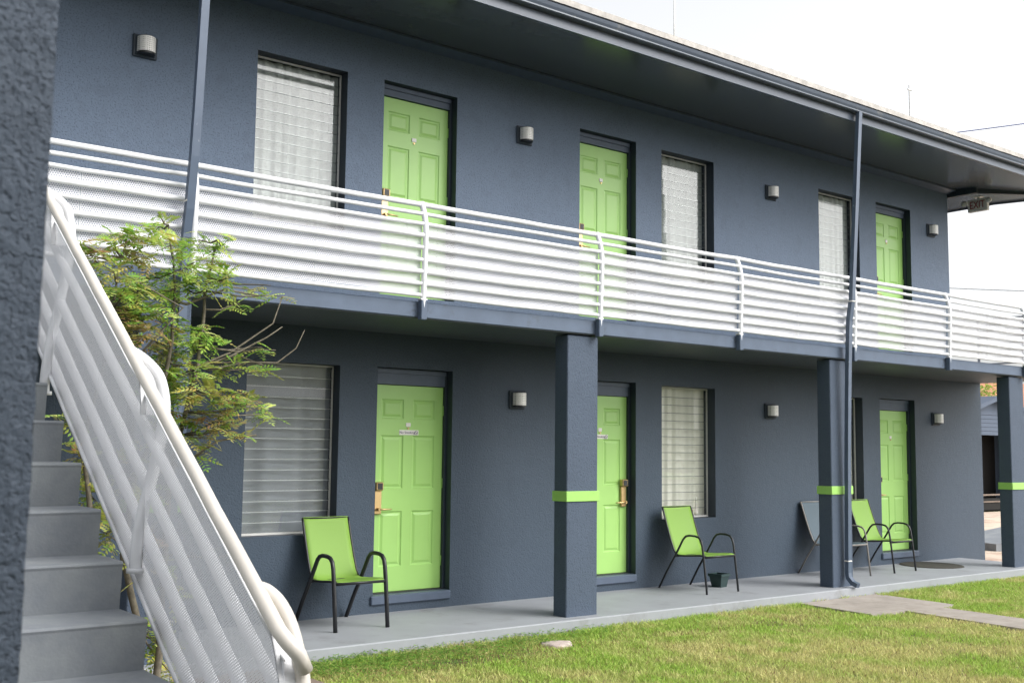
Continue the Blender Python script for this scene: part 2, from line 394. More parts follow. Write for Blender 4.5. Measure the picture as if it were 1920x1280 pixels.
# eaves
XE = 11.78
so = MB()
so.add([(XL, 0.0, 5.735), (XE, 0.0, 5.735), (XE, -1.47, 5.640), (XL, -1.47, 5.640)], [(0, 1, 2, 3)])
so.add([(XW, 0.0, 5.735), (XE, 0.0, 5.735), (XE, 3, 5.735), (XW, 3, 5.735)], [(0, 1, 2, 3)])
so.build('soffit', M['soffit'], B)
fa = MB(); fa.box(XL, XE, -1.50, -1.468, 5.612, 5.79); fa.add([(XE, -1.50, 5.615), (XE, 0, 5.71), (XE, 3, 5.71), (XE, 3, 5.86), (XE, -1.5, 5.86), (XE + .025, -1.50, 5.615), (XE + .025, 0, 5.71), (XE + .025, 3, 5.71), (XE + .025, 3, 5.86), (XE + .025, -1.5, 5.86)], [(0, 1, 2, 3, 4), (5, 6, 7, 8, 9), (0, 1, 6, 5), (1, 2, 7, 6)]); fa.build('fascia', M['gutter'], B)
cr = MB()
cr.add([(XL, -.004, 5.68), (XW, -.004, 5.68), (XW, -.012, 5.668), (XL, -.012, 5.668), (XL, -.15, 5.700), (XW, -.15, 5.700), (XL, -.15, 5.72), (XW, -.15, 5.72), (XL, -.004, 5.73), (XW, -.004, 5.73)],
       [(0, 1, 2, 3), (3, 2, 5, 4), (4, 5, 7, 6), (6, 7, 9, 8)])
cr.build('crown_moulding', M['trim'], B)
# roof
rf = MB(); zt = 5.825
def roofz(y): return zt + .075 + (y + 1.53) * .22
n = 104
for i in range(n):
    x0 = XL + (XE + .06 - XL) * i / n; x1 = XL + (XE + .06 - XL) * (i + 1) / n ; dz = random.uniform(-.001, .001); dy = 0
    rf.add([(x0, -1.56 + dy, zt + dz), (x1, -1.56 + dy, zt + dz), (x1, -1.56 + dy, zt + .06 + dz), (x0, -1.56 + dy, zt + .06 + dz), (x0, 4, roofz(4)), (x1, 4, roofz(4)), (x0, 4, zt), (x1, 4, zt)],
           [(0, 1, 2, 3), (3, 2, 5, 4), (0, 6, 7, 1), (0, 3, 4, 6), (1, 7, 5, 2)])
rf.add([(XL, 4, roofz(4)), (XE, 4, roofz(4)), (XE, 9, zt), (XL, 9, zt)], [(0, 1, 2, 3)])
roof = rf.build('roof', M['tile'], B)
gu = MB()
prof = [(-1.502, 5.790), (-1.502, 5.712), (-1.565, 5.708), (-1.580, 5.716), (-1.579, 5.728), (-1.592, 5.752), (-1.602, 5.785), (-1.590, 5.788), (-1.580, 5.765)]
k = len(prof)
gu.add([(x, y, z) for x in (XL, XE + .03) for y, z in prof], [(i, i + 1, k + i + 1, k + i) for i in range(k - 1)] + [tuple(range(k)), tuple(range(k, 2 * k))])
gu.build('gutter', M['gutter'], B)

# columns
def column(x0, first=None):
    if first is None:
        c = MB(); c.bbox(0, .40, -1.236, -1.045, -.01, 2.7, .008); o = c.build('column', M['column'], B)
        g_ = MB(); g_.bbox(-.012, .412, -1.249, -1.032, 1.09, 1.188, .003); g_.build('green_band', M['band'], o)
    else:
        o = copy_tree(first, B)
    o.location = (x0, 0, 0); return o
col0 = column(1.386)
for x in (-2.80, 5.549, 9.76): column(x, col0)

# ---- doors
def door_leaf(w=.846, h=2.03):
    b = MB(); px = [(.105, .105 + .262), (w - .105 - .262, w - .105)]; pz = [(h - .337, h - .14), (h - 1.03, h - .50), (h - 1.79, h - 1.25)]
    X = sorted({0, w, *[v for p in px for v in p]}); Z = sorted({0, h, *[v for p in pz for v in p]})
    for i in range(len(X) - 1):
        for j in range(len(Z) - 1):
            cx, cz = (X[i] + X[i + 1]) / 2, (Z[j] + Z[j + 1]) / 2
            if any(p[0] < cx < p[1] for p in px) and any(q[0] < cz < q[1] for q in pz):
                x0, x1, z0, z1 = X[i], X[i + 1], Z[j], Z[j + 1]; rings = []
                for ins, y in ((0, 0), (.010, .009), (.022, .010), (.045, .002)):
                    rings.append([(x0 + ins, y, z0 + ins), (x1 - ins, y, z0 + ins), (x1 - ins, y, z1 - ins), (x0 + ins, y, z1 - ins)])
                vs = [v for r_ in rings for v in r_]
                b.add(vs, [(4 * a + k_, 4 * a + (k_ + 1) % 4, 4 * a + 4 + (k_ + 1) % 4, 4 * a + 4 + k_) for a in range(3) for k_ in range(4)] + [(12, 13, 14, 15)])
            else:
                b.add([(X[i], 0, Z[j]), (X[i + 1], 0, Z[j]), (X[i + 1], 0, Z[j + 1]), (X[i], 0, Z[j + 1])], [(0, 1, 2, 3)])
    b.box(0, w, .0, .045, 0, h, skip=('f',))
    return b
leafmesh = door_leaf()
def lock_mesh(flip):
    s = -1 if flip else 1; b = MB(); x = .045
    def X(v): return .423 + s * (v - .423)
    def bx(x0, x1, *a, **k): q = sorted((X(x0), X(x1))); b.bbox(q[0], q[1], *a, **k)
    bx(.030, .112, -.030, 0, .755, .985, c=.006)
    bx(.026, .116, -.062, 0, .985, 1.07, c=.01)
    return b
def lock_pad(flip):
    s = -1 if flip else 1; b = MB(); q = sorted((.423 + s * (.044 - .423), .423 + s * (.100 - .423)))
    b.box(q[0], q[1], -.066, -.0625, .997, 1.058); return b
def lever_mesh(flip):
    s = -1 if flip else 1; b = MB()
    def X(v): return .423 + s * (v - .423)
    b.tube([(X(.07), -.03, .805), (X(.07), -.072, .805), ], .017, 12)
    b.tube([(X(.07), -.066, .805), (X(.12), -.070, .803), (X(.19), -.062, .803), (X(.215), -.05, .802)], [.010, .009, .007, .006], 8)
    return b
def add_door(a, b_, zb, ztop, lock_flip, sign, idx):
    fr = MB(); d = REC - .035
    fr.box(a + .002, a + .028, d, .235, zb - .012, ztop - .003); fr.box(b_ - .028, b_ - .002, d, .235, zb - .012, ztop - .003)
    hd = MB(); hd.box(a + .028, b_ - .028, d + .004, .235, zb + 2.036, ztop - .003); hd.box(a + .028, b_ - .028, d - .012, d + .003, ztop - .05, ztop - .006)
    D = leafmesh.build('door', M['green'], B, (a + .026, REC, zb)) if idx == 0 else None
    if D is None:
        D = bpy.data.objects.new('door', door0.data); COL.objects.link(D); D.parent = B; D.location = (a + .026, REC, zb)
    q = hd.build('door_header', M['trim'], D); q.location = (-(a + .026), -REC, -zb)
    f = fr.build('door_frame', M['reveal'], D); f.location = (-(a + .026), -REC, -zb)
    s = MB(); s.box(a + .028, b_ - .028, d - .01, .235, zb - .016, zb - .004); q = s.build('threshold', M['dark'], D); q.location = (-(a + .026), -REC, -zb)
    L = lock_mesh(lock_flip).build('lock', M['brass'], D); lock_pad(lock_flip).build('keypad', M['dark'], L); lever_mesh(lock_flip).build('handle', M['brass'], D)
    hx = 0 if lock_flip else .846
    for hz in (.22, 1.0, 1.74):
        h = MB(); h.tube([(hx, -.007, hz), (hx, -.007, hz + .10)], .008, 8); h.build('hinge', M['green'], D)
    p = MB(); p.bbox(.392, .448, -.008, 0, 1.618, 1.658, .003); p.tube([(.42, -.001, 1.603), (.42, -.010, 1.603)], .010, 10, 1)
    p.build('number_plate', [M['plate'], M['brass']], D)
    if sign:
        p = MB(); p.bbox(.315, .545, -.005, 0, 1.535, 1.585, .002); p = p.build('door_sign', M['plate'], D)
        tm = text_mesh("No Smoking", .036, .0006); o = bpy.data.objects.new('sign_lettering', tm); tm.materials.append(M['ink']); COL.objects.link(o); o.parent = p
        o.rotation_euler = (R(90), 0, 0); o.location = (.408, -.0064, 1.56)
        s = MB(); c = Vector((.515, -.006, 1.56)); s.tube([c + Vector((.018 * math.cos(t_), 0, .018 * math.sin(t_))) for t_ in [2 * math.pi * i / 20 for i in range(21)]], .0022, 5)
        s.tube([c + Vector((-.013, 0, .013)), c + Vector((.013, 0, -.013))], .002, 5); s.tube([c + Vector((-.012, .001, 0)), c + Vector((.012, .001, 0))], .002, 5); s.build('sign_symbol', M['ink'], p)
    return D
door0 = add_door(*doors[0], .179, 2.375, False, True, 0)
add_door(*doors[1], .179, 2.375, True, True, 1); add_door(*doors[2], .179, 2.375, False, False, 2)
for i in range(3): add_door(*doors[i], 3.112, 5.265, False, False, 3 + i)

# ---- louvred windows
def add_window(a, b_, z0, z1, cur, bright, tilt, folds, seed):
    rs = random.Random(seed)
    f = MB(); y0, y1 = REC - .004, REC + .014; w = .011
    f.box(a + .002, a + w, y0, y1, z0 + .002, z1 - .002); f.box(b_ - w, b_ - .002, y0, y1, z0 + .002, z1 - .002)
    f.box(a + w, b_ - w, y0, y1, z1 - .018, z1 - .002); f.box(a + w, b_ - w, y0 - .01, y1, z0 + .002, z0 + .022)
    Wd = f.build('window', M['frame'], B)
    n_ = round((z1 - z0 - .05) / .094); hgt = (z1 - z0 - .05) / n_; g_ = MB()
    for i in range(n_):
        zc = z0 + .024 + hgt * (i + .5); ti = tilt + rs.uniform(-.02, .02)
        mt = Matrix.Translation((0, REC + .012, zc)) @ Matrix.Rotation(ti, 4, 'X')
        g_.box(a + w + .002, b_ - w - .002, -.0025, .0025, -hgt / 2 - .004, hgt / 2 + .003, 0, mt)
        g_.box(a + w + .002, b_ - w - .002, -.004, .0028, -hgt / 2 - .0085, -hgt / 2 - (.0050 if bright else .0035), 1, mt)
    for xx in (a + w + .004, b_ - w - .010):
        for i in range(n_):
            zc = z0 + .024 + hgt * (i + .5); g_.box(xx, xx + .006, REC - .006, REC + .0, zc - hgt * .42, zc + hgt * .40, 2)
    g_.build('louvre_panes', [M['glass'], M['glass_edge_bright'] if bright else M['glass_edge'], M['frame']], Wd)
    c = MB(); nx = 90; ph = rs.uniform(0, 6); vs = []
    prof_ = []
    for i in range(nx + 1):
        u = i / nx; x = a - .06 + (b_ - a + .12) * u
        ffl = folds * 6.283 * (u + .035 * math.sin(5 * u + ph) + .02 * math.sin(17 * u + ph))
        prof_.append((x, REC + .068 + .014 * math.sin(ffl) + .005 * math.sin(2.3 * ffl + ph)))
    zz = [z0 + .02, (z0 + z1) / 2, z1 - .01]
    for j, z in enumerate(zz):
        for x, y in prof_: vs.append((x + (.006 * math.sin(9 * x) if j == 0 else 0), y, z))
    k_ = nx + 1
    c.add(vs, [(j * k_ + i, j * k_ + i + 1, (j + 1) * k_ + i + 1, (j + 1) * k_ + i) for j in range(2) for i in range(nx)], 0, True)
    c.build('curtain', cur, Wd)
    return Wd
add_window(*wins[0], .775, 2.364, M['curtain_grey'], True, .05, 2, 1)
add_window(*wins[1], .775, 2.364, M['curtain'], False, .03, 5, 2)
add_window(*wins[2], .775, 2.364, M['curtain'], False, .03, 5, 3)
add_window(*wins[0], 3.67, 5.25, M['curtain_cool'], False, .03, 8, 4)
add_window(*wins[1], 3.67, 5.25, M['curtain_cool'], False, .03, 6, 5)
add_window(*wins[2], 3.67, 5.25, M['curtain_cool'], False, .03, 7, 6)

# ------------------------------------------------------------------ wall lamps
def make_lamp(label):
    e = empty('wall_lamp', (0, 0, 0), label, 'wall lamp', 'wall lamps beside the doors')
    p = MB(); p.bbox(-.108, .108, -.022, -.001, -.100, .100, .008); p.bbox(-.088, .088, -.036, -.02, -.085, .085, .006); p.build('back_plate', M['reveal'], e)
    s = MB(); n_ = 20; vs = []
    for z in (-.062, .070):
        for i in range(n_ + 1):
            t_ = math.pi * i / n_; vs.append((-.078 * math.cos(t_), -.037 - .088 * math.sin(t_), z))
    k_ = n_ + 1
    s.add(vs, [(i, i + 1, k_ + i + 1, k_ + i) for i in range(n_)], 0, True); s.build('lamp_shade', M['lampshade'], e)
    for z0, z1 in ((-.078, -.0625), (.0705, .076)):
        c = MB(); ring = [(-.074 * math.cos(math.pi * i / n_), -.037 - .083 * math.sin(math.pi * i / n_)) for i in range(n_ + 1)]
        m_ = len(ring); c.add([(x, y, z0) for x, y in ring] + [(x, y, z1) for x, y in ring], [tuple(range(m_)), tuple(range(m_, 2 * m_))] + [(i, (i + 1) % m_, m_ + (i + 1) % m_, m_ + i) for i in range(m_)])
        c.build('end_cap', M['black'], e)
    return e
lab = ['wall lamp on the upper wall behind the leaning downpipe beyond the stairs', 'upper wall lamp between the first two upstairs green doors',
       'upper wall lamp between two curtained louvre windows upstairs', 'upper wall lamp at the far end near the exit sign',
       'ground floor wall lamp between the lone chair and the first column', 'ground floor wall lamp above the blue chair, between window and column',
       'ground floor wall lamp above the round mat at the porch end']
lp = [(-2.425, 5.02), (1.795, 5.02), (6.01, 5.025), (9.86, 5.02), (1.735, 2.112), (5.95, 2.115), (9.87, 2.113)]
L0 = make_lamp(lab[0])
for i, (x, z) in enumerate(lp):
    o = L0 if i == 0 else copy_tree(L0); o.location = (x, 0, z); o['label'] = lab[i]

# ------------------------------------------------------------------ balcony railing
RZ = [(3.725, .024), (3.632, .018), (3.540, .018), (3.436, .022), (3.332, .018), (3.223, .018), (3.117, .022), (3.012, .018), (2.912, .018)]
def post_y(z):
    if z < 3.45: return -1.305 - .030 * (z - 2.7) / .75
    t_ = min(1, (z - 3.45) / .29); return -1.335 + .075 * t_ * t_
rail = empty('balcony_railing', (0, -1.3, 2.858), 'long white tubular balcony railing backed by perforated sheets', 'railing')
rail.location = (0, 0, 0)
XR0, XR1 = -4.12, 13.2
px_ = [-2.445, -.352, 1.737, 3.832, 5.94, 8.065, 10.11]
allposts = [-4.12] + px_ + [12.2]
for z, r_ in RZ:
    b = MB(); y = post_y(z); pts = []
    for i in range(len(allposts) - 1):
        for k_ in range(6):
            x = allposts[i] + (allposts[i + 1] - allposts[i]) * k_ / 6; pts.append((x, y + random.uniform(-.002, .002), z + random.uniform(-.003, .003) - .004 * math.sin(math.pi * k_ / 6)))
    pts.append((allposts[-1], y, z)); b.tube(pts, r_, 12); b.build('rail', M['white'], rail)
pm = MB(); zz = [2.705, 2.80, 2.95, 3.2, 3.45] + [3.45 + .29 * i / 8 for i in range(1, 9)]
pm.tube([(0, post_y(z) - .004, z) for z in zz], .025, 12)
pm.bbox(-.035, .035, -1.335, -1.276, 2.868, 2.882, .003)
P0 = None
for x in allposts:
    if P0 is None: P0 = pm.build('post', M['white'], rail); o = P0
    else: o = P0.copy(); COL.objects.link(o)
    o.location = (x, 0, 0)
# blue-painted sleeve at each post foot, on the slab face
sm_ = MB(); sm_.bbox(-.03, .03, -1.338, -1.2755, 2.695, 2.866, .006); S0 = None
for x in allposts:
    if S0 is None: S0 = sm_.build('post_sleeve', M['slab'], rail); o = S0
    else: o = S0.copy(); COL.objects.link(o)
    o.location = (x, 0, 0)
M['perf_b'] = perforated('perforated_white_sheet', (.76, .76, .80), .0170, .0084, (0, 2))
x = -4.12; i = 0
sheets = []
for a, b_ in zip(allposts[:-1], allposts[1:]):
    sheets += [(a + .02, (a + b_) / 2 - .002), ((a + b_) / 2 + .002, b_ - .02)]
for a, b_ in sheets:
    b = MB(); sag = random.choice((0, 0, .006, .012)); y0 = -1.285
    b.add([(a, y0, 2.935 - sag), (b_, y0, 2.935), (b_, y0 - .018, 3.548), (a, y0 - .018, 3.548)], [(0, 1, 2, 3)])
    b.build('perforated_sheet', M['perf_b'], rail)
    for xx in (a, b_ - .008):
        MB().add([(xx, y0 - .003, 2.935), (xx + .008, y0 - .003, 2.935), (xx + .008, y0 - .021, 3.548), (xx, y0 - .021, 3.548)], [(0, 1, 2, 3)]).build('sheet_edge', M['white'], rail)
# a second stretch of railing behind the end of the walkway
rr = empty('end_railing', (0, 0, 0), 'white tubular railing closing the far end of the upper walkway', 'railing')
for z, r_ in RZ[:9]:
    b = MB(); b.tube([(11.14, -.05, z), (11.14, -1.28, z)], r_ * .8, 8); b.build('rail', M['white'], rr)
rr_p = MB(); rr_p.tube([(11.14, -.03, 2.86), (11.14, -.03, 3.74)], .025, 10); rr_p.build('post', M['white'], rr)

# ------------------------------------------------------------------ downpipes
def downpipe(x, label, with_foot):
    e = empty('downpipe', (x, 0, 0), label, 'downpipe', 'rectangular downpipes on the facade')
    b = MB(); head = [(0, -1.565, 5.71), (0, -1.555, 5.60), (0, -1.465, 4.20), (0, -1.415, 3.43)] if with_foot else [(0, -1.605, 5.71), (0, -1.595, 5.60), (0, -1.548, 4.87), (0, -1.497, 4.1), (0, -1.465, 3.74), (0, -1.41, 3.35)]
    b.rect_tube(head + [(0, -1.372, 3.17), (0, -1.347, 2.60), (0, -1.335, 2.25), (0, -1.315, 1.5), (0, -1.295, .17)] + ([(0, -1.305, .11), (0, -1.36, .055), (0, -1.43, .03)] if with_foot else []), .062, .052)
    b.build('pipe', M['pipe'], e)
    for z, y in ((3.40, -1.411), (.30, -1.298)): MB().bbox(-.036, .036, y - .031, y + .031, z, z + .014, .003).build('strap', M['plate'], e)
    return e
downpipe(5.765, 'slanting grey blue downpipe running down the second column', True)
downpipe(-2.52, 'grey blue downpipe rising behind the leafy shrub near the stairs', False)

# ------------------------------------------------------------------ chairs
def make_chair(label, sling, frame, rr_, grp='sling chairs on the porch', dark=None):
    e = empty('patio_chair', (0, 0, 0), label, 'chair', grp)
    for s in (-1, 1):
        x = s * .262; pts = [(x, -.375, 0), (x, -.350, .22), (x, -.325, .42), (x, -.308, .53), (x, -.290, .585), (x, -.255, .618), (x, -.20, .63), (x, -.12, .632), (x, -.06, .620), (x, -.02, .585), (x, .015, .53),
                            (x, .10, .40), (x, .24, .20), (x, .365, 0)]
        b = MB(); b.tube(pts, rr_ * .62, 10, rx=rr_ * 1.25, ref=Vector((0, 1, 0)) if False else None) if False else b.tube(pts, rr_, 10)
        b.build('leg', frame, e)
        prof_ = [(.335, .93), (.315, .88), (.26, .72), (.20, .56), (.15, .45), (.115, .405), (.07, .392), (-.05, .398), (-.20, .412), (-.30, .418), (-.345, .408)]
        b = MB(); b.tube([(s * .238, y, z) for y, z in prof_], .011, 8); b.build('side_rail', frame, e)
    for w_, y_, z_, q_ in ((.262, -.318, .398, .012), (.262, .10, .385, .011), (.238, .338, .928, .008), (.238, -.345, .405, .010)):
        MB().tube([(-w_, y_, z_), (w_, y_, z_)], q_, 8).build('cross_bar', frame, e)
    f = MB(); vs = []; nx = 8
    for j, (y, z) in enumerate(prof_):
        for i in range(nx + 1):
            u = i / nx; sag = .018 * (1 - (2 * u - 1) ** 2); m_ = 1 if 0 < j < len(prof_) - 1 else .2
            a, b2 = prof_[max(j - 1, 0)], prof_[min(j + 1, len(prof_) - 1)]; t_ = Vector((0, b2[0] - a[0], b2[1] - a[1])).normalized(); nrm = Vector((0, -t_.z, t_.y))
            if nrm.z < 0 and nrm.y > 0: nrm = -nrm
            if nrm.y > 0 and nrm.z > 0: pass
            vs.append((-.236 + .472 * u, y + nrm.y * 0 + .004 * 0 + (sag * m_ * .8 if z > .45 else 0), z + .010 - (sag * m_ if z <= .45 else 0)))
    k_ = nx + 1
    f.add(vs, [(j * k_ + i, j * k_ + i + 1, (j + 1) * k_ + i + 1, (j + 1) * k_ + i) for j in range(len(prof_) - 1) for i in range(nx)], 0, True)
    o = f.build('sling_seat', sling, e); md = o.modifiers.new("th", 'SOLIDIFY'); md.thickness = .004
    return e
c1 = make_chair('lime sling chair with thick black arms in front of the first louvre window', M['lime_sling'], M['black'], .019)
c1.location = (-.565, -.395, 0)
c2 = make_chair('lime sling chair under a curtained window beside the small dark pot', M['lime_sling'], M['black'], .0125)
c2.location = (4.065, -.46, 0)
c3 = make_chair('blue grey sling chair with taupe frame, partly hidden by the second column', M['blue_sling'], M['tan'], .0115)
c3.location = (6.765, -.37, 0)
c4 = copy_tree(c2); c4.location = (7.845, -.345, 0); c4.rotation_euler = (0, 0, R(1.5)); c4['label'] = 'lime sling chair beside the round mat, standing by the last green door'

# flower pot
pt = empty('flower_pot', (4.475, -.42, 0), 'small square dark green plastic pot on the porch floor', 'flower pot', rz=R(8))
b = MB()
def frus(b, w0, w1, z0, z1): b.add([(sx * w / 2, sy * w / 2, z) for w, z in ((w0, z0), (w1, z1)) for sx, sy in ((-1, -1), (1, -1), (1, 1), (-1, 1))], [(0, 1, 5, 4), (1, 2, 6, 5), (2, 3, 7, 6), (3, 0, 4, 7)])
frus(b, .125, .17, .002, .135); frus(b, .115, .158, .012, .136); b.box(-.0625, .0625, -.0625, .0625, .0, .012)
b.build('body', M['pot'], pt)
b = MB()
for x0, x1, y0, y1 in ((-.095, .095, -.095, -.08), (-.095, .095, .08, .095), (-.095, -.08, -.08, .08), (.08, .095, -.08, .08)): b.box(x0, x1, y0, y1, .125, .155)
b.build('rim', M['pot'], pt)
# mat
mt_ = lathe([(0.0001, .012), (.40, .012), (.425, .011), (.435, .001), (.44, .0005)], 40)
tag(mt_.build('door_mat', M['rubber'], None, (8.98, -.42, .001)), 'round dark brown mat lying on the porch by the last door', 'mat')
# ornament in the second ground floor window
orn = empty('window_ornament', (4.735, .185, .80), 'small pale figurine standing inside the curtained ground floor window', 'figurine')
lathe([(.0001, 0), (.030, 0), (.032, .02), (.024, .05), (.016, .08), (.022, .12), (.018, .15), (.009, .165), (.016, .185), (.015, .21), (.0001, .225)], 14).build('figure', M['plate'], orn)
b = MB(); b.bbox(-.09, -.055, -.015, .015, 0, .07, .01); b.build('side_ornament', M['brass'], orn)

# ------------------------------------------------------------------ exit sign
ex = empty('exit_sign', (10.80, -.28, 5.51), 'white EXIT sign with red letters hanging under the end of the eaves', 'sign')
b = MB(); b.bbox(-.035, .035, -.165, .165, -.10, .10, .008); b.build('sign_box', M['plate'], ex)
tm = text_mesh("EXIT", .19, .002); o = bpy.data.objects.new('lettering', tm); tm.materials.append(M['red']); COL.objects.link(o); o.parent = ex
o.rotation_euler = (R(90), 0, R(-90)); o.location = (-.038, 0, 0); o.scale = (.66, .90, 1)
b = MB(); b.tube([(0, 0, .10), (0, 0, .145)], .02, 8); b.bbox(-.06, .06, -.07, .07, .128, .143, .004); b.build('bracket', M['plate'], ex)
for s in (-1, 1):
    h = lathe([(.0001, 0), (.030, .004), (.045, .04), (.047, .05), (.0001, .052)], 14).build('lamp_head', M['plate'], ex); h.location = (-.02, s * .215, .055); h.rotation_euler = (0, R(-100), R(s * 15))

# ------------------------------------------------------------------ stairs
st = empty('staircase', (-4.75, -6.8, -.12), 'grey painted concrete staircase climbing to the balcony', 'staircase'); st.location = (0, 0, 0)
b = MB(); sx = -4.176; run, rise = .2781, .17795; y0, z0 = -5.4106, .9784
k0, k1 = -5, 10
prof_ = []
for k_ in range(k0, k1 + 1):
    yk = y0 + run * k_; zk = z0 + rise * k_; prof_ += [(yk + .022, zk - rise + .001), (yk + .004, zk - .02), (yk, zk - .010), (yk + .003, zk - .002), (yk + .012, zk)]
yk = y0 + run * (k1 + 1); prof_ += [(yk + .02, z0 + rise * k1 + .001), (yk + .02, 2.70), (yk + .02, 2.45)]
prof_ += [(y0 + run * k0 + .9, -.12 + .15), (y0 + run * k0 + .7, -.14), (y0 + run * k0 + .02, -.14)]
n_ = len(prof_); xl = -5.35
# jittered right end so the hand-cast edge is not razor straight
b.add([(sx, y, z) for y, z in prof_] + [(xl, y, z) for y, z in prof_], [tuple(range(n_)), tuple(range(n_, 2 * n_))] + [(i, (i + 1) % n_, n_ + (i + 1) % n_, n_ + i) for i in range(n_)])
b.build('steps', M['stair'], st)

sr = empty('stair_railing', (0, 0, 0), 'sloping white handrail with perforated sheet along the staircase', 'railing')
SL = .658; ang = math.atan(SL)
def rz(y, c): return c + SL * y
def sloped(name, c, x, r_, mat, ya, yb, n=24):
    b = MB(); b.tube([(x + random.uniform(-.0015, .0015), ya + (yb - ya) * i / n, rz(ya + (yb - ya) * i / n, c) + random.uniform(-.002, .002)) for i in range(n + 1)], r_, 14)
    return b.build(name, mat, sr)
YB, YT = -6.41, -2.42
b = MB(); pts = [(-4.13, YT + (-6.34 - YT) * i / 24, rz(YT + (-6.34 - YT) * i / 24, 5.228) + random.uniform(-.002, .002)) for i in range(25)] + [(-4.118, -6.375, 1.028), (-4.090, -6.388, .995), (-4.060, -6.375, .945)]
b.tube(pts, .023, 16); b.build('handrail', M['cream'], sr)
NW = [(-4.128, -6.18, rz(-6.18, 5.228)), (-4.105, -6.20, rz(-6.20, 5.228) + .004), (-4.080, -6.235, 1.118), (-4.064, -6.28, 1.055), (-4.057, -6.325, .965), (-4.054, -6.355, .86), (-4.050, -6.37, .5), (-4.05, -6.37, -.12)]
b = MB(); b.tube(smooth(NW), .024, 16); b.build('newel_post', M['cream'], sr)
def gusset(arc):
    gm = MB(); n_ = len(arc)
    for s_ in (-.004, .004):
        gm.add([(x, y + s_, z) for x, y, z in arc] + [(-4.13, y + s_, min(z, rz(y, 5.228))) for x, y, z in arc], [(i, i + 1, n_ + i + 1, n_ + i) for i in range(n_ - 1)])
    gm.build('gusset', M['white'], sr)
gusset([tuple(p) for p in smooth(NW)[5:26]])
for c in (4.42, 4.587, 4.766, 4.958): sloped('sloping_rail', c, -4.072, .021, M['white'], -6.36, YT)
def pyramid(): pass
for yy in (-3.78, -5.12):
    foot = max(-.1, z0 + rise * math.floor((yy + .03 - y0) / run) - .035)
    h = rz(yy, 5.228) - foot; R_ = lambda d, o: rz(yy + d, 5.228) + o
    pts = [(-4.125, yy, foot), (-4.125, yy, foot + .1 * h), (-4.108, yy, foot + .28 * h), (-4.072, yy, foot + .5 * h), (-4.048, yy, foot + .68 * h), (-4.038, yy + .003, foot + .79 * h), (-4.038, yy + .012, foot + .88 * h),
           (-4.050, yy + .035, R_(.035, -.035)), (-4.072, yy + .07, R_(.07, -.010)), (-4.100, yy + .11, R_(.11, 0)), (-4.128, yy + .15, R_(.15, 0))]
    pts = smooth(pts); b = MB(); b.tube(pts, .023, 14); b.build('post', M['white'], sr)
    gusset([tuple(p) for p in pts[25:]])
    b = MB(); b.tube([(-4.125, yy, foot - .012), (-4.125, yy, foot + .006)], .034, 12); b.build('post_flange', M['white'], sr)
M['perf_s'] = perforated('perforated_stair_sheet', (.84, .84, .87), .0105, .0043, (1, 2), ang)
b = MB(); ya, yb = -6.34, YT; n_ = 30; vs = []
for i in range(n_ + 1):
    y = ya + (yb - ya) * i / n_; w_ = .004 * math.sin(i * 1.3)
    vs += [(-4.103 + w_, y - .10, rz(y - .10, 4.405)), (-4.110 + w_ * .3, y, rz(y, 5.14))]
b.add(vs, [(2 * i, 2 * i + 2, 2 * i + 3, 2 * i + 1) for i in range(n_)], 0, True); b.build('perforated_sheet', M['perf_s'], sr)
b = MB(); b.tube([(-4.112, ya + (yb - ya) * i / 12, rz(ya + (yb - ya) * i / 12, 5.142)) for i in range(13)], .0045, 8); b.tube([(-4.112, ya - .1, rz(ya - .1, 4.405)), (-4.114, ya, rz(ya, 5.142))], .004, 6)
b.tube([(-4.106, ya - .1 + (yb - ya) * i / 12, rz(ya - .1 + (yb - ya) * i / 12, 4.405)) for i in range(13)], .008, 8)
b.build('sheet_edge', M['white'], sr)

# ------------------------------------------------------------------ near pillar
pb = MB(); cx, cy = -5.292, -8.081
bx = []
NX, NZ = 90, 300
vs = []; Wd = .55
for j in range(NZ + 1):
    z = -.12 + 3.6 * j / NZ; lean = (z - 1.70) * .0065
    for i in range(NX + 1):
        x = cx - Wd * (1 - i / NX) ** 1.0 + lean
        d = noise.fractal(Vector((x * 85, 3.1, z * 85)), .7, 2.0, 3) * .0019
        e_ = (noise.noise(Vector((7.7, 1.3, z * 60))) * .0022 if i == NX else 0)
        vs.append((x + e_, cy + d, z))
k_ = NX + 1
pb.add(vs, [(j * k_ + i, j * k_ + i + 1, (j + 1) * k_ + i + 1, (j + 1) * k_ + i) for j in range(NZ) for i in range(NX)], 0, True)
pb.add([(cx + (z - 1.7) * .0065, y, z) for z in (-.12, 3.48) for y in (cy + .001, cy + .4)] + [(cx - Wd + (z - 1.7) * .0065, y, z) for z in (-.12, 3.48) for y in (cy + .001, cy + .4)],
       [(0, 1, 3, 2), (4, 6, 7, 5), (1, 5, 7, 3), (2, 3, 7, 6)])
tag(pb.build('pillar', M['pillar']), 'rough dark blue stucco pillar standing close to the viewer', 'pillar')

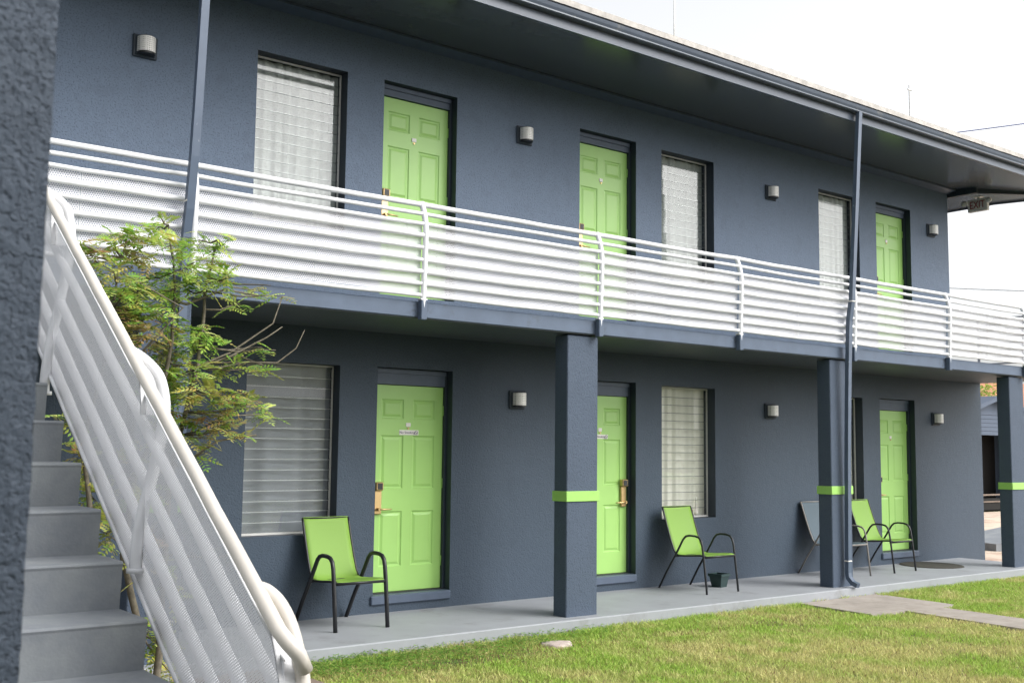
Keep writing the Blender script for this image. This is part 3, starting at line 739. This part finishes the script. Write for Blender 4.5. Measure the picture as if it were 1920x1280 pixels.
# ------------------------------------------------------------------ shrub
CL = ((-3.6,-2.58,2.77,0.079,0.038,8,2),(-3.51,-2.43,2.74,0.098,0.081,22,1),(-3.43,-2.52,2.84,0.065,0.049,8,0),(-3.3,-2.4,2.91,0.116,0.073,24,0),(-3.27,-2.39,2.78,0.1,0.1,30,2),(-3.46,-2.67,2.62,0.111,0.079,24,1),(-3.4,-2.69,2.53,0.111,0.048,20,0),(-3.05,-2.28,3.01,0.086,0.086,18,0),(-3.16,-2.57,3.02,0.026,0.033,3,0),(-3.09,-2.58,2.84,0.133,0.083,30,0),(-2.73,-2.2,2.97,0.143,0.071,24,0),(-2.69,-2.46,2.91,0.07,0.07,10,0),(-3.14,-2.28,2.66,0.137,0.068,26,0),(-2.93,-2.46,2.74,0.136,0.085,34,0),(-2.72,-2.38,2.77,0.105,0.07,18,0),(-2.71,-2.62,2.67,0.068,0.051,9,0),(-3.07,-2.38,2.57,0.136,0.068,24,0),(-2.85,-2.27,2.61,0.14,0.07,26,0),(-2.74,-2.44,2.64,0.087,0.052,12,0),(-2.39,-2.33,2.65,0.127,0.036,9,0),(-2.26,-2.36,2.62,0.073,0.022,5,0),(-2.49,-2.67,2.64,0.042,0.021,3,2),(-2.53,-2.32,2.54,0.072,0.043,7,0),(-3.24,-2.4,2.4,0.117,0.067,24,1),(-3.13,-2.55,2.4,0.1,0.066,18,0),(-3.27,-2.68,2.28,0.113,0.065,24,2),(-2.91,-2.27,2.34,0.122,0.087,24,0),(-2.81,-2.46,2.33,0.086,0.052,12,0),(-2.68,-2.34,2.28,0.071,0.042,10,0),(-2.97,-2.26,2.16,0.122,0.087,30,0),(-2.83,-2.34,2.2,0.105,0.07,20,0),(-3.0,-2.24,2.02,0.122,0.087,26,1),(-2.89,-2.5,2.05,0.119,0.085,26,0),(-2.62,-2.3,2.1,0.107,0.071,18,1),(-2.55,-2.48,2.13,0.07,0.042,7,1),(-2.32,-2.23,2.12,0.074,0.037,7,1),(-2.86,-2.26,1.92,0.123,0.07,24,1),(-2.84,-2.65,1.91,0.135,0.067,28,1),(-2.68,-2.63,1.91,0.137,0.068,24,2),(-2.55,-2.59,1.85,0.087,0.069,14,1),(-2.22,-2.22,1.81,0.082,0.033,9,0),(-2.39,-2.48,1.86,0.043,0.021,4,0),(-2.88,-2.39,1.77,0.104,0.069,20,1),(-2.75,-2.55,1.74,0.137,0.086,26,2),(-2.6,-2.45,1.71,0.088,0.07,16,1),(-2.87,-2.51,1.64,0.085,0.068,10,2),(-2.79,-2.52,1.54,0.062,0.051,6,1),(-2.41,-2.41,2.25,0.072,0.025,6,0),(-2.31,-2.41,2.24,0.043,0.018,3,0),(-3.04,-2.25,2.26,0.173,0.138,20,2),(-3.23,-2.36,2.51,0.134,0.134,20,1),(-3.33,-2.24,2.51,0.101,0.101,16,1),(-3.49,-2.27,1.53,0.083,0.133,26,1),(-3.38,-2.2,1.26,0.068,0.152,26,1),(-3.33,-2.36,1.04,0.05,0.117,16,1),(-3.67,-2.62,1.75,0.047,0.063,12,1),(-2.93,-2.27,0.35,0.087,0.105,26,1),(-2.84,-2.22,0.13,0.088,0.088,22,1),(-3.0,-2.25,0.41,0.052,0.069,8,0),(-3.24,-2.42,1.37,0.134,0.2,22,1),(-2.87,-2.34,0.68,0.087,0.208,10,1),(-3.18,-2.59,0.92,0.099,0.197,14,2),(-2.4,-2.28,0.86,0.033,0.022,2,0),(-3.04,-2.41,1.6,0.136,0.17,22,1))
HUES = {0: [(.32, .48, .08), (.22, .38, .06), (.44, .56, .13), (.52, .61, .19)], 1: [(.34, .38, .08), (.26, .33, .07), (.46, .46, .12), (.24, .38, .07)],
        2: [(.32, .27, .09), (.36, .24, .10), (.25, .24, .09), (.40, .39, .13)]}
shr = empty('shrub', (-3.1, -2.45, -.12), 'leafy shrub with green and rusty feathered leaves beside the staircase', 'shrub')
V = []; F = []; Cc = []
rs = random.Random(5)
def leaflet(p, d, nrm, ln, wd, col):
    s = d.cross(nrm).normalized(); b = len(V)
    V.extend([p, p + d * ln * .45 + s * wd * .5 - nrm * wd * .12, p + d * ln, p + d * ln * .45 - s * wd * .5 - nrm * wd * .12, p + d * ln * .5 + nrm * wd * .1])
    F.extend([(b, b + 1, b + 4), (b + 1, b + 2, b + 4), (b + 2, b + 3, b + 4), (b + 3, b, b + 4)]); Cc.extend([col] * 4)
def frond(p, d, col, ln):
    nrm = (Vector((0, 0, 1)) + Vector((rs.uniform(-.5, .5), rs.uniform(-.7, .2), 0))).normalized(); n_ = 6
    s = d.cross(nrm).normalized(); nrm = s.cross(d).normalized()
    for i in range(n_):
        u = (i + .6) / n_; q = p + d * ln * u - Vector((0, 0, 1)) * .35 * ln * u * u
        l_ = ln * (.33 if i < n_ - 1 else .25) * rs.uniform(.8, 1.1); cc = tuple(c_ * rs.uniform(.8, 1.2) for c_ in col)
        for sg in (-1, 1): leaflet(q, (s * sg + d * .55 - nrm * .25).normalized(), nrm, l_, l_ * .44, cc)
    leaflet(p + d * ln * .98 - Vector((0, 0, 1)) * .33 * ln, (d - Vector((0, 0, .5))).normalized(), nrm, ln * .28, ln * .12, col)
tw = MB(); anchors = []
base = Vector((-3.06, -2.45, -.12))
trunks = [[(-3.08, -2.45, -.12), (-3.14, -2.43, .45), (-3.24, -2.42, .90), (-3.22, -2.42, 1.3), (-3.05, -2.43, 1.75), (-3.0, -2.42, 2.25), (-2.98, -2.42, 2.6), (-3.05, -2.42, 3.0)],
          [(-3.04, -2.47, -.12), (-3.3, -2.45, .6), (-3.42, -2.4, .95), (-3.50, -2.38, 1.6), (-3.42, -2.45, 2.1), (-3.35, -2.45, 2.75)],
          [(-3.02, -2.44, -.12), (-2.98, -2.4, .7), (-2.95, -2.4, 1.5), (-2.82, -2.45, 2.1), (-2.78, -2.4, 2.6), (-2.7, -2.4, 2.95)]]
for i, t_ in enumerate(trunks):
    n_ = len(t_); pts = []
    for j in range(n_ - 1):
        for k_ in range(4):
            q = Vector(t_[j]).lerp(Vector(t_[j + 1]), k_ / 4) + Vector((rs.uniform(-.008, .008), rs.uniform(-.008, .008), 0)); pts.append(q)
    pts.append(Vector(t_[-1])); tw.tube(pts, [.026 * (1 - .82 * a / len(pts)) for a in range(len(pts))], 7); anchors += pts[4:]
br = tw
for x, y, z, rx_, rz_, n_, h in CL:
    c = Vector((x, y, z)); a = min(anchors, key=lambda q: (q - c).length + (.35 if q.z > c.z + .05 else 0)); mid = a.lerp(c, .5) + Vector((0, 0, -.02))
    br.tube([a, mid, c, c + (c - a).normalized() * .05], [.008, .006, .0035, .002], 5)
    for _ in range(int(n_ * .95)):
        t_ = rs.uniform(0, 6.283); rad = math.sqrt(rs.random()); p = c + Vector((rx_ * rad * math.cos(t_), rs.uniform(-.16, .16) * (rx_ / .12), rz_ * rad * math.sin(t_)))
        d = (p - c).normalized() * .6 + Vector((rs.uniform(-1, 1), rs.uniform(-1, 1), rs.uniform(-.2, .5))); d = d.normalized()
        hh = h if rs.random() < .72 else rs.choice((0, 1, 1, 2)) if h else rs.choice((0, 0, 1))
        frond(p - d * .05, d, rs.choice(HUES[hh]), rs.uniform(.10, .165))
        if rs.random() < .2: br.tube([c, p], [.003, .0015], 4)
for pts in ([(-2.82, -2.45, 2.1), (-2.6, -2.42, 2.2), (-2.3, -2.43, 2.42), (-2.22, -2.4, 2.62)], [(-2.9, -2.42, 2.05), (-2.6, -2.45, 2.18), (-2.35, -2.45, 2.32), (-2.24, -2.45, 2.40)],
            [(-2.95, -2.35, 2.1), (-2.5, -2.35, 2.15), (-2.22, -2.35, 2.16), (-2.08, -2.35, 2.27), (-2.02, -2.35, 2.40)], [(-2.9, -2.4, 2.5), (-2.65, -2.42, 2.62), (-2.4, -2.42, 2.60)],
            [(-3.0, -2.3, 2.0), (-2.5, -2.3, 2.2), (-2.3, -2.3, 2.14)], [(-3.25, -2.6, 2.15), (-3.0, -2.6, 2.45), (-3.4, -2.65, 2.62)], [(-2.95, -2.5, 1.45), (-2.7, -2.52, 1.62), (-2.45, -2.55, 1.66)]):
    q = Vector(pts[0]); pts = [min(anchors, key=lambda v: (v - q).length)] + list(pts)
    br.tube(pts, [.010, .009, .007, .0055, .004, .003][:len(pts)], 6)
br.build('stems', M['bark'], shr)
def colored(name, V, F, Cc, mat, parent=None):
    me = bpy.data.meshes.new(name); V = np.asarray([tuple(v) for v in V] if not isinstance(V, np.ndarray) else V, dtype=np.float32)
    F = np.asarray(F, dtype=np.int32); Cc = np.asarray(Cc, dtype=np.float32)
    me.vertices.add(len(V)); me.vertices.foreach_set('co', V.ravel()); me.loops.add(F.size); me.loops.foreach_set('vertex_index', F.ravel())
    me.polygons.add(len(F)); me.polygons.foreach_set('loop_start', np.arange(0, F.size, 3, dtype=np.int32)); me.polygons.foreach_set('loop_total', np.full(len(F), 3, dtype=np.int32))
    me.update(); at = me.color_attributes.new("tint", 'FLOAT_COLOR', 'CORNER')
    c4 = np.ones((F.size, 4), dtype=np.float32); c4[:, :3] = np.repeat(Cc, 3, axis=0); at.data.foreach_set('color', c4.ravel())
    me.validate(); me.materials.append(mat); o = bpy.data.objects.new(name, me); COL.objects.link(o)
    if parent: o.parent = parent
    return o
shr_l = colored('foliage', V, F, Cc, M['leaf'], shr)
for ch in shr.children: ch.location = -shr.location

# ------------------------------------------------------------------ lawn
def inside(poly, x, y):
    r_ = np.zeros(len(x), bool); n_ = len(poly)
    for i in range(n_):
        x1, y1 = poly[i]; x2, y2 = poly[(i + 1) % n_]
        c = ((y1 > y) != (y2 > y)) & (x < (x2 - x1) * (y - y1) / (y2 - y1 + 1e-12) + x1); r_ ^= c
    return r_
def vnoise(x, y, s, seed):
    r_ = np.random.default_rng(seed); G = r_.random((256, 256)); u = x * s + 50; v = y * s + 50
    i = np.floor(u).astype(int); j = np.floor(v).astype(int); fu = u - i; fv = v - j; fu = fu * fu * (3 - 2 * fu); fv = fv * fv * (3 - 2 * fv)
    g_ = lambda a, b: G[a % 256, b % 256]
    return (g_(i, j) * (1 - fu) + g_(i + 1, j) * fu) * (1 - fv) + (g_(i, j + 1) * (1 - fu) + g_(i + 1, j + 1) * fu) * fv
def lawn():
    X = []; Y = []
    for x0, x1, y0, y1, dens in ((-1.62, 3.2, -5.2, -1.36, 7500), (3.2, 10.4, -5.2, -1.36, 5500), (-1.6, 14, -8.0, -5.2, 1500)):
        n_ = int((x1 - x0) * (y1 - y0) * dens); X.append(rng.uniform(x0, x1, n_)); Y.append(rng.uniform(y0, y1, n_))
    x = np.concatenate(X); y = np.concatenate(Y)
    jx = (vnoise(x, y, 6, 1) - .5) * .16; jy = (vnoise(x, y, 6, 2) - .5) * .16
    keep = ~inside(PATH, x + jx, y + jy) & ((x - .80) ** 2 / .0256 + (y + 1.80) ** 2 / .018 > 1)
    bare = vnoise(x, y, 2.2, 3) * .6 + vnoise(x, y, 7, 4) * .4; near = np.exp(-((x + .2) ** 2 / 1.2 + (y + 1.95) ** 2 / .06)) + .6 * np.exp(-((x - 3.0) ** 2 / 3 + (y + 2.0) ** 2 / .04))
    keep &= rng.random(len(x)) < np.clip(1.25 - near * .75 - np.clip(bare - .62, 0, 1) * 2.0, .12, 1)
    x = x[keep]; y = y[keep]; n_ = len(x)
    dry = np.clip((vnoise(x, y, 1.3, 5) * .5 + vnoise(x, y, 4.5, 6) * .5 - .35) * 2.1 + np.clip((-1.9 - y) * .14, -.12, .22), 0, 1)
    h = rng.uniform(.018, .045, n_) * (1 + .5 * (vnoise(x, y, 5, 7) - .5)) * (1 + .5 * np.exp(-((y + 1.45) / .12) ** 2)); w = rng.uniform(.0018, .0040, n_)
    th = rng.uniform(0, 2 * np.pi, n_); ln = rng.uniform(.2, 1.15, n_) * h; ta = rng.uniform(0, 2 * np.pi, n_)
    z0 = np.full(n_, -.126)
    s = np.stack([np.cos(th), np.sin(th), np.zeros(n_)], 1) * w[:, None]; o = np.stack([x, y, z0], 1); l_ = np.stack([np.cos(ta), np.sin(ta), np.zeros(n_)], 1) * ln[:, None]
    up_ = np.zeros((n_, 3)); up_[:, 2] = h
    a = o - s; b_ = o + s; c = o + .45 * l_ + .62 * up_ + s * .8; d = o + .45 * l_ + .62 * up_ - s * .8; e = o + l_ + up_
    Vv = np.stack([a, b_, c, d, e], 1).reshape(-1, 3); k_ = np.arange(n_)[:, None] * 5
    Ff = np.concatenate([k_ + np.array([[0, 1, 2]]), k_ + np.array([[0, 2, 3]]), k_ + np.array([[3, 2, 4]])], 1).reshape(-1, 3)
    g1 = np.array([.23, .41, .06]); g2 = np.array([.49, .66, .12]); dr = np.array([.62, .58, .25]); br_ = np.array([.30, .20, .10])
    m_ = rng.random(n_)[:, None]; base_ = g1 * (1 - m_) + g2 * m_; dd = np.clip(dry + rng.normal(0, .22, n_), 0, 1)[:, None]
    colr = base_ * (1 - dd) + (dr * (.75 + .5 * rng.random(n_))[:, None]) * dd
    bb = (rng.random(n_) < .05 + .5 * np.clip(near[keep], 0, 1) * .5)[:, None]; colr = np.where(bb, br_ * (.6 + .8 * rng.random(n_))[:, None], colr)
    return Vv, Ff, np.repeat(colr, 3, axis=0)
Vv, Ff, Ccc = lawn()
tag(colored('grass', Vv, Ff, Ccc, M['grass']), 'short patchy green and yellow lawn in front of the porch', 'grass', kind='stuff')
# broad-leaved weeds along the porch edge
V = []; F = []; Cc = []
for _ in range(2600):
    x = -1.55 + abs(rs.gauss(0, 1.6)); y = -1.42 - abs(rs.gauss(0, .20)) * (1 if x > .5 else 1.7)
    if x > 4.5: continue
    if y > -1.50: p = Vector((x, min(y, -1.395) + rs.uniform(0, .03), rs.uniform(-.11, -.05)))
    else: p = Vector((x, y, -.12 + rs.uniform(.012, .05)))
    c0 = rs.choice(((.12, .25, .04), (.17, .32, .05), (.24, .38, .07)))
    for q in range(3):
        a = rs.uniform(0, 6.28); d = Vector((math.cos(a), math.sin(a), rs.uniform(-.1, .5))).normalized(); leaflet(p, d, Vector((0, 0, 1)), rs.uniform(.014, .028), rs.uniform(.010, .017), c0)
tag(colored('ground_cover', V, F, Cc, M['leaf']), 'small leafy weeds growing along the porch edge', 'weeds', kind='stuff')
stn = MB(); vs = []
for j in range(5):
    for i in range(18):
        t_ = 2 * math.pi * i / 18; rj = (1.0, .98, .9, .7, .35)[j] * (1 + .12 * math.sin(3 * t_ + 1) + .06 * math.sin(7 * t_)); vs.append((.80 + .15 * rj * math.cos(t_), -1.80 + .125 * rj * math.sin(t_), (-.13, -.105, -.094, -.089, -.087)[j] + .003 * math.sin(5 * t_ + j)))
stn.add(vs, [(j * 18 + i, j * 18 + (i + 1) % 18, (j + 1) * 18 + (i + 1) % 18, (j + 1) * 18 + i) for j in range(4) for i in range(18)] + [tuple(range(72, 90))], 0, True)
tag(stn.build('stepping_stone', M['stone']), 'flat pale stone sunk in the lawn before the first column', 'stone')

# ------------------------------------------------------------------ beyond the far end
sh = empty('garden_shed', (26.2, 8, -.1), 'small blue boarded shed with a gable roof and open doorway', 'shed')
b = MB(); ox = 26.2
def bd(x0, x1, y0, y1, z0, z1): b.box(x0 - ox, x1 - ox, y0 - 8, y1 - 8, z0 + .1, z1 + .1)
bd(25.0, 25.5, 8, 8.1, -.1, 2.15); bd(27.6, 28.2, 8, 8.1, -.1, 2.15); 
for i in range(6): bd(25.0, 28.2, 7.985 + .0, 8.1, 2.15 + i * .12, 2.262 + i * .12)
bd(25.0, 25.1, 8.11, 11, -.1, 2.8); bd(28.1, 28.2, 8.11, 11, -.1, 2.8)
b.build('wall', M['shed'], sh)
b = MB(); b.add([(-1.5, -.3, 2.90), (0, -.3, 3.30), (1.9, -.3, 2.90), (-1.5, -.3, 3.02), (0, -.3, 3.42), (1.9, -.3, 3.02)] + [(-1.5, 3.2, 2.90), (0, 3.2, 3.30), (1.9, 3.2, 2.90), (-1.5, 3.2, 3.02), (0, 3.2, 3.42), (1.9, 3.2, 3.02)],
                [(0, 1, 4, 3), (1, 2, 5, 4), (3, 4, 10, 9), (4, 5, 11, 10), (0, 6, 7, 1), (1, 7, 8, 2)])
b.add([(-1.2, 0, 2.86), (1.9, 0, 2.86), (1.9, 0, 2.93), (0, 0, 3.3), (-1.2, 0, 2.97)], [(0, 1, 2, 3, 4)]); b.build('roof', M['shed'], sh)
b = MB(); b.box(-1.0, 1.8, .9, 1.0, .0, 2.9); b.box(-.6, 1.4, .15, .5, .02, .35); b.build('dark_interior', M['void'], sh)
b = MB(); b.box(-.55, .6, .12, .14, .45, .50); b.box(-.55, .6, .12, .14, .25, .29); b.build('shelf', M['brown_path'], sh)
hs_ = empty('neighbour_house', (46.6, 18.7, -.1), 'distant house with an orange tiled roof behind the shed', 'house')
b = MB(); b.box(-.6, 8, 0, 6, 0, 4.1); b.build('wall', M['path'], hs_)
b = MB(); b.add([(-.9, -.5, 4.0), (9, -.5, 4.0), (9, 3, 5.6), (.6, 3, 5.6)], [(0, 1, 2, 3)]); b.add([(-.9, -.5, 4.0), (.6, 3, 5.6), (-.9, 6.5, 4.0)], [(0, 1, 2)]); b.build('roof', M['redroof'], hs_)
V = []; F = []; Cc = []
for _ in range(900):
    t_ = rs.uniform(0, 6.28); u = rs.uniform(-1, 1); rr_ = rs.random() ** .4; p = Vector((32.2 + 1.0 * rr_ * math.cos(t_) * math.sqrt(1 - u * u), 11.7 + 1.0 * rr_ * math.sin(t_) * math.sqrt(1 - u * u), 3.5 + .75 * rr_ * u))
    d = Vector((rs.uniform(-1, 1), rs.uniform(-1, 1), rs.uniform(-.5, .6))).normalized(); leaflet(p, d, Vector((rs.uniform(-.5, .5), rs.uniform(-.5, .5), 1)).normalized(), .17, .09, rs.choice(HUES[0] + HUES[1]))
tr = empty('tree', (32.2, 11.7, -.1), 'small light green tree seen past the end wall', 'tree'); fo = colored('crown', V, F, Cc, M['leaf'], tr); fo.location = -tr.location
b = MB(); b.tube([(0, 0, 0), (.1, 0, 1.5), (.0, .1, 2.6), (.2, 0, 3.6)], [.14, .11, .08, .04], 8); b.tube([(.05, .05, 2.2), (-.5, .2, 3.2), (-.8, .1, 3.9)], [.06, .04, .02], 6); b.build('trunk', M['bark'], tr)
rp = MB(); rp.add([(13.2, .9, -.106), (14.6, .3, -.106), (14.6, .3, .22), (13.2, .9, .02), (13.5, 2.0, -.106), (14.9, 1.6, -.106), (14.9, 1.6, .24), (13.5, 2.0, .03)], [(0, 1, 2, 3), (3, 2, 6, 7), (1, 5, 6, 2), (0, 3, 7, 4), (4, 7, 6, 5)])
tag(rp.build('ramp', M['stair']), 'low grey concrete ramp beyond the end of the porch', 'ramp')

# roof aerials and overhead cables
for i, (x, z, h, lb) in enumerate(((7.33, 6.85, 4.5, 'tall thin aerial rising from the middle of the roof'), (14.2, 0, 0, ''))):
    if not h: continue
    b = MB(); b.tube([(0, 0, 0), (0, 0, h)], .012, 6); b.bbox(-.04, .04, -.04, .04, -.15, .1, .01); tag(b.build('aerial', M['steel'], None, (x, 3, z)), lb, 'aerial', 'thin aerials above the roof')
b = MB(); b.tube([(0, 0, 0), (0, 0, 9.15)], .014, 6); b.tube([(-.07, 0, 9.05), (.07, 0, 9.05)], .018, 6); b.bbox(-.05, .05, -.05, .05, -.02, .3, .01)
tag(b.build('aerial', M['steel'], None, (14.2, 3, -.1)), 'slender pole aerial with a small crossbar behind the roof end', 'aerial', 'thin aerials above the roof')
M['cable'] = paint('cable_rubber', (.10, .11, .14), .6); M['blue_cable'] = paint('blue_cable_rubber', (.05, .08, .35), .5)
def cable(a, b_, r_, mat, lb, sag=.3):
    m_ = MB(); A, Bq = Vector(a), Vector(b_); m_.tube([A.lerp(Bq, i / 20) - Vector((0, 0, sag * 4 * (i / 20) * (1 - i / 20))) for i in range(21)], r_, 6); tag(m_.build('overhead_cable', mat), lb, 'cable', 'overhead cables beyond the building')
cable((30, 20, 13.9), (30, -4, 11.75), .016, M['blue_cable'], 'blue overhead cable crossing the sky above the roof end', .3)
cable((30, 25, 9.8), (30, -4, 5.6), .011, M['cable'], 'thin grey overhead cable beside the upper end wall', .5)
cable((30, 25, 8.0), (30, -4, 4.6), .011, M['cable'], 'lower thin grey overhead cable behind the railing end', .4)
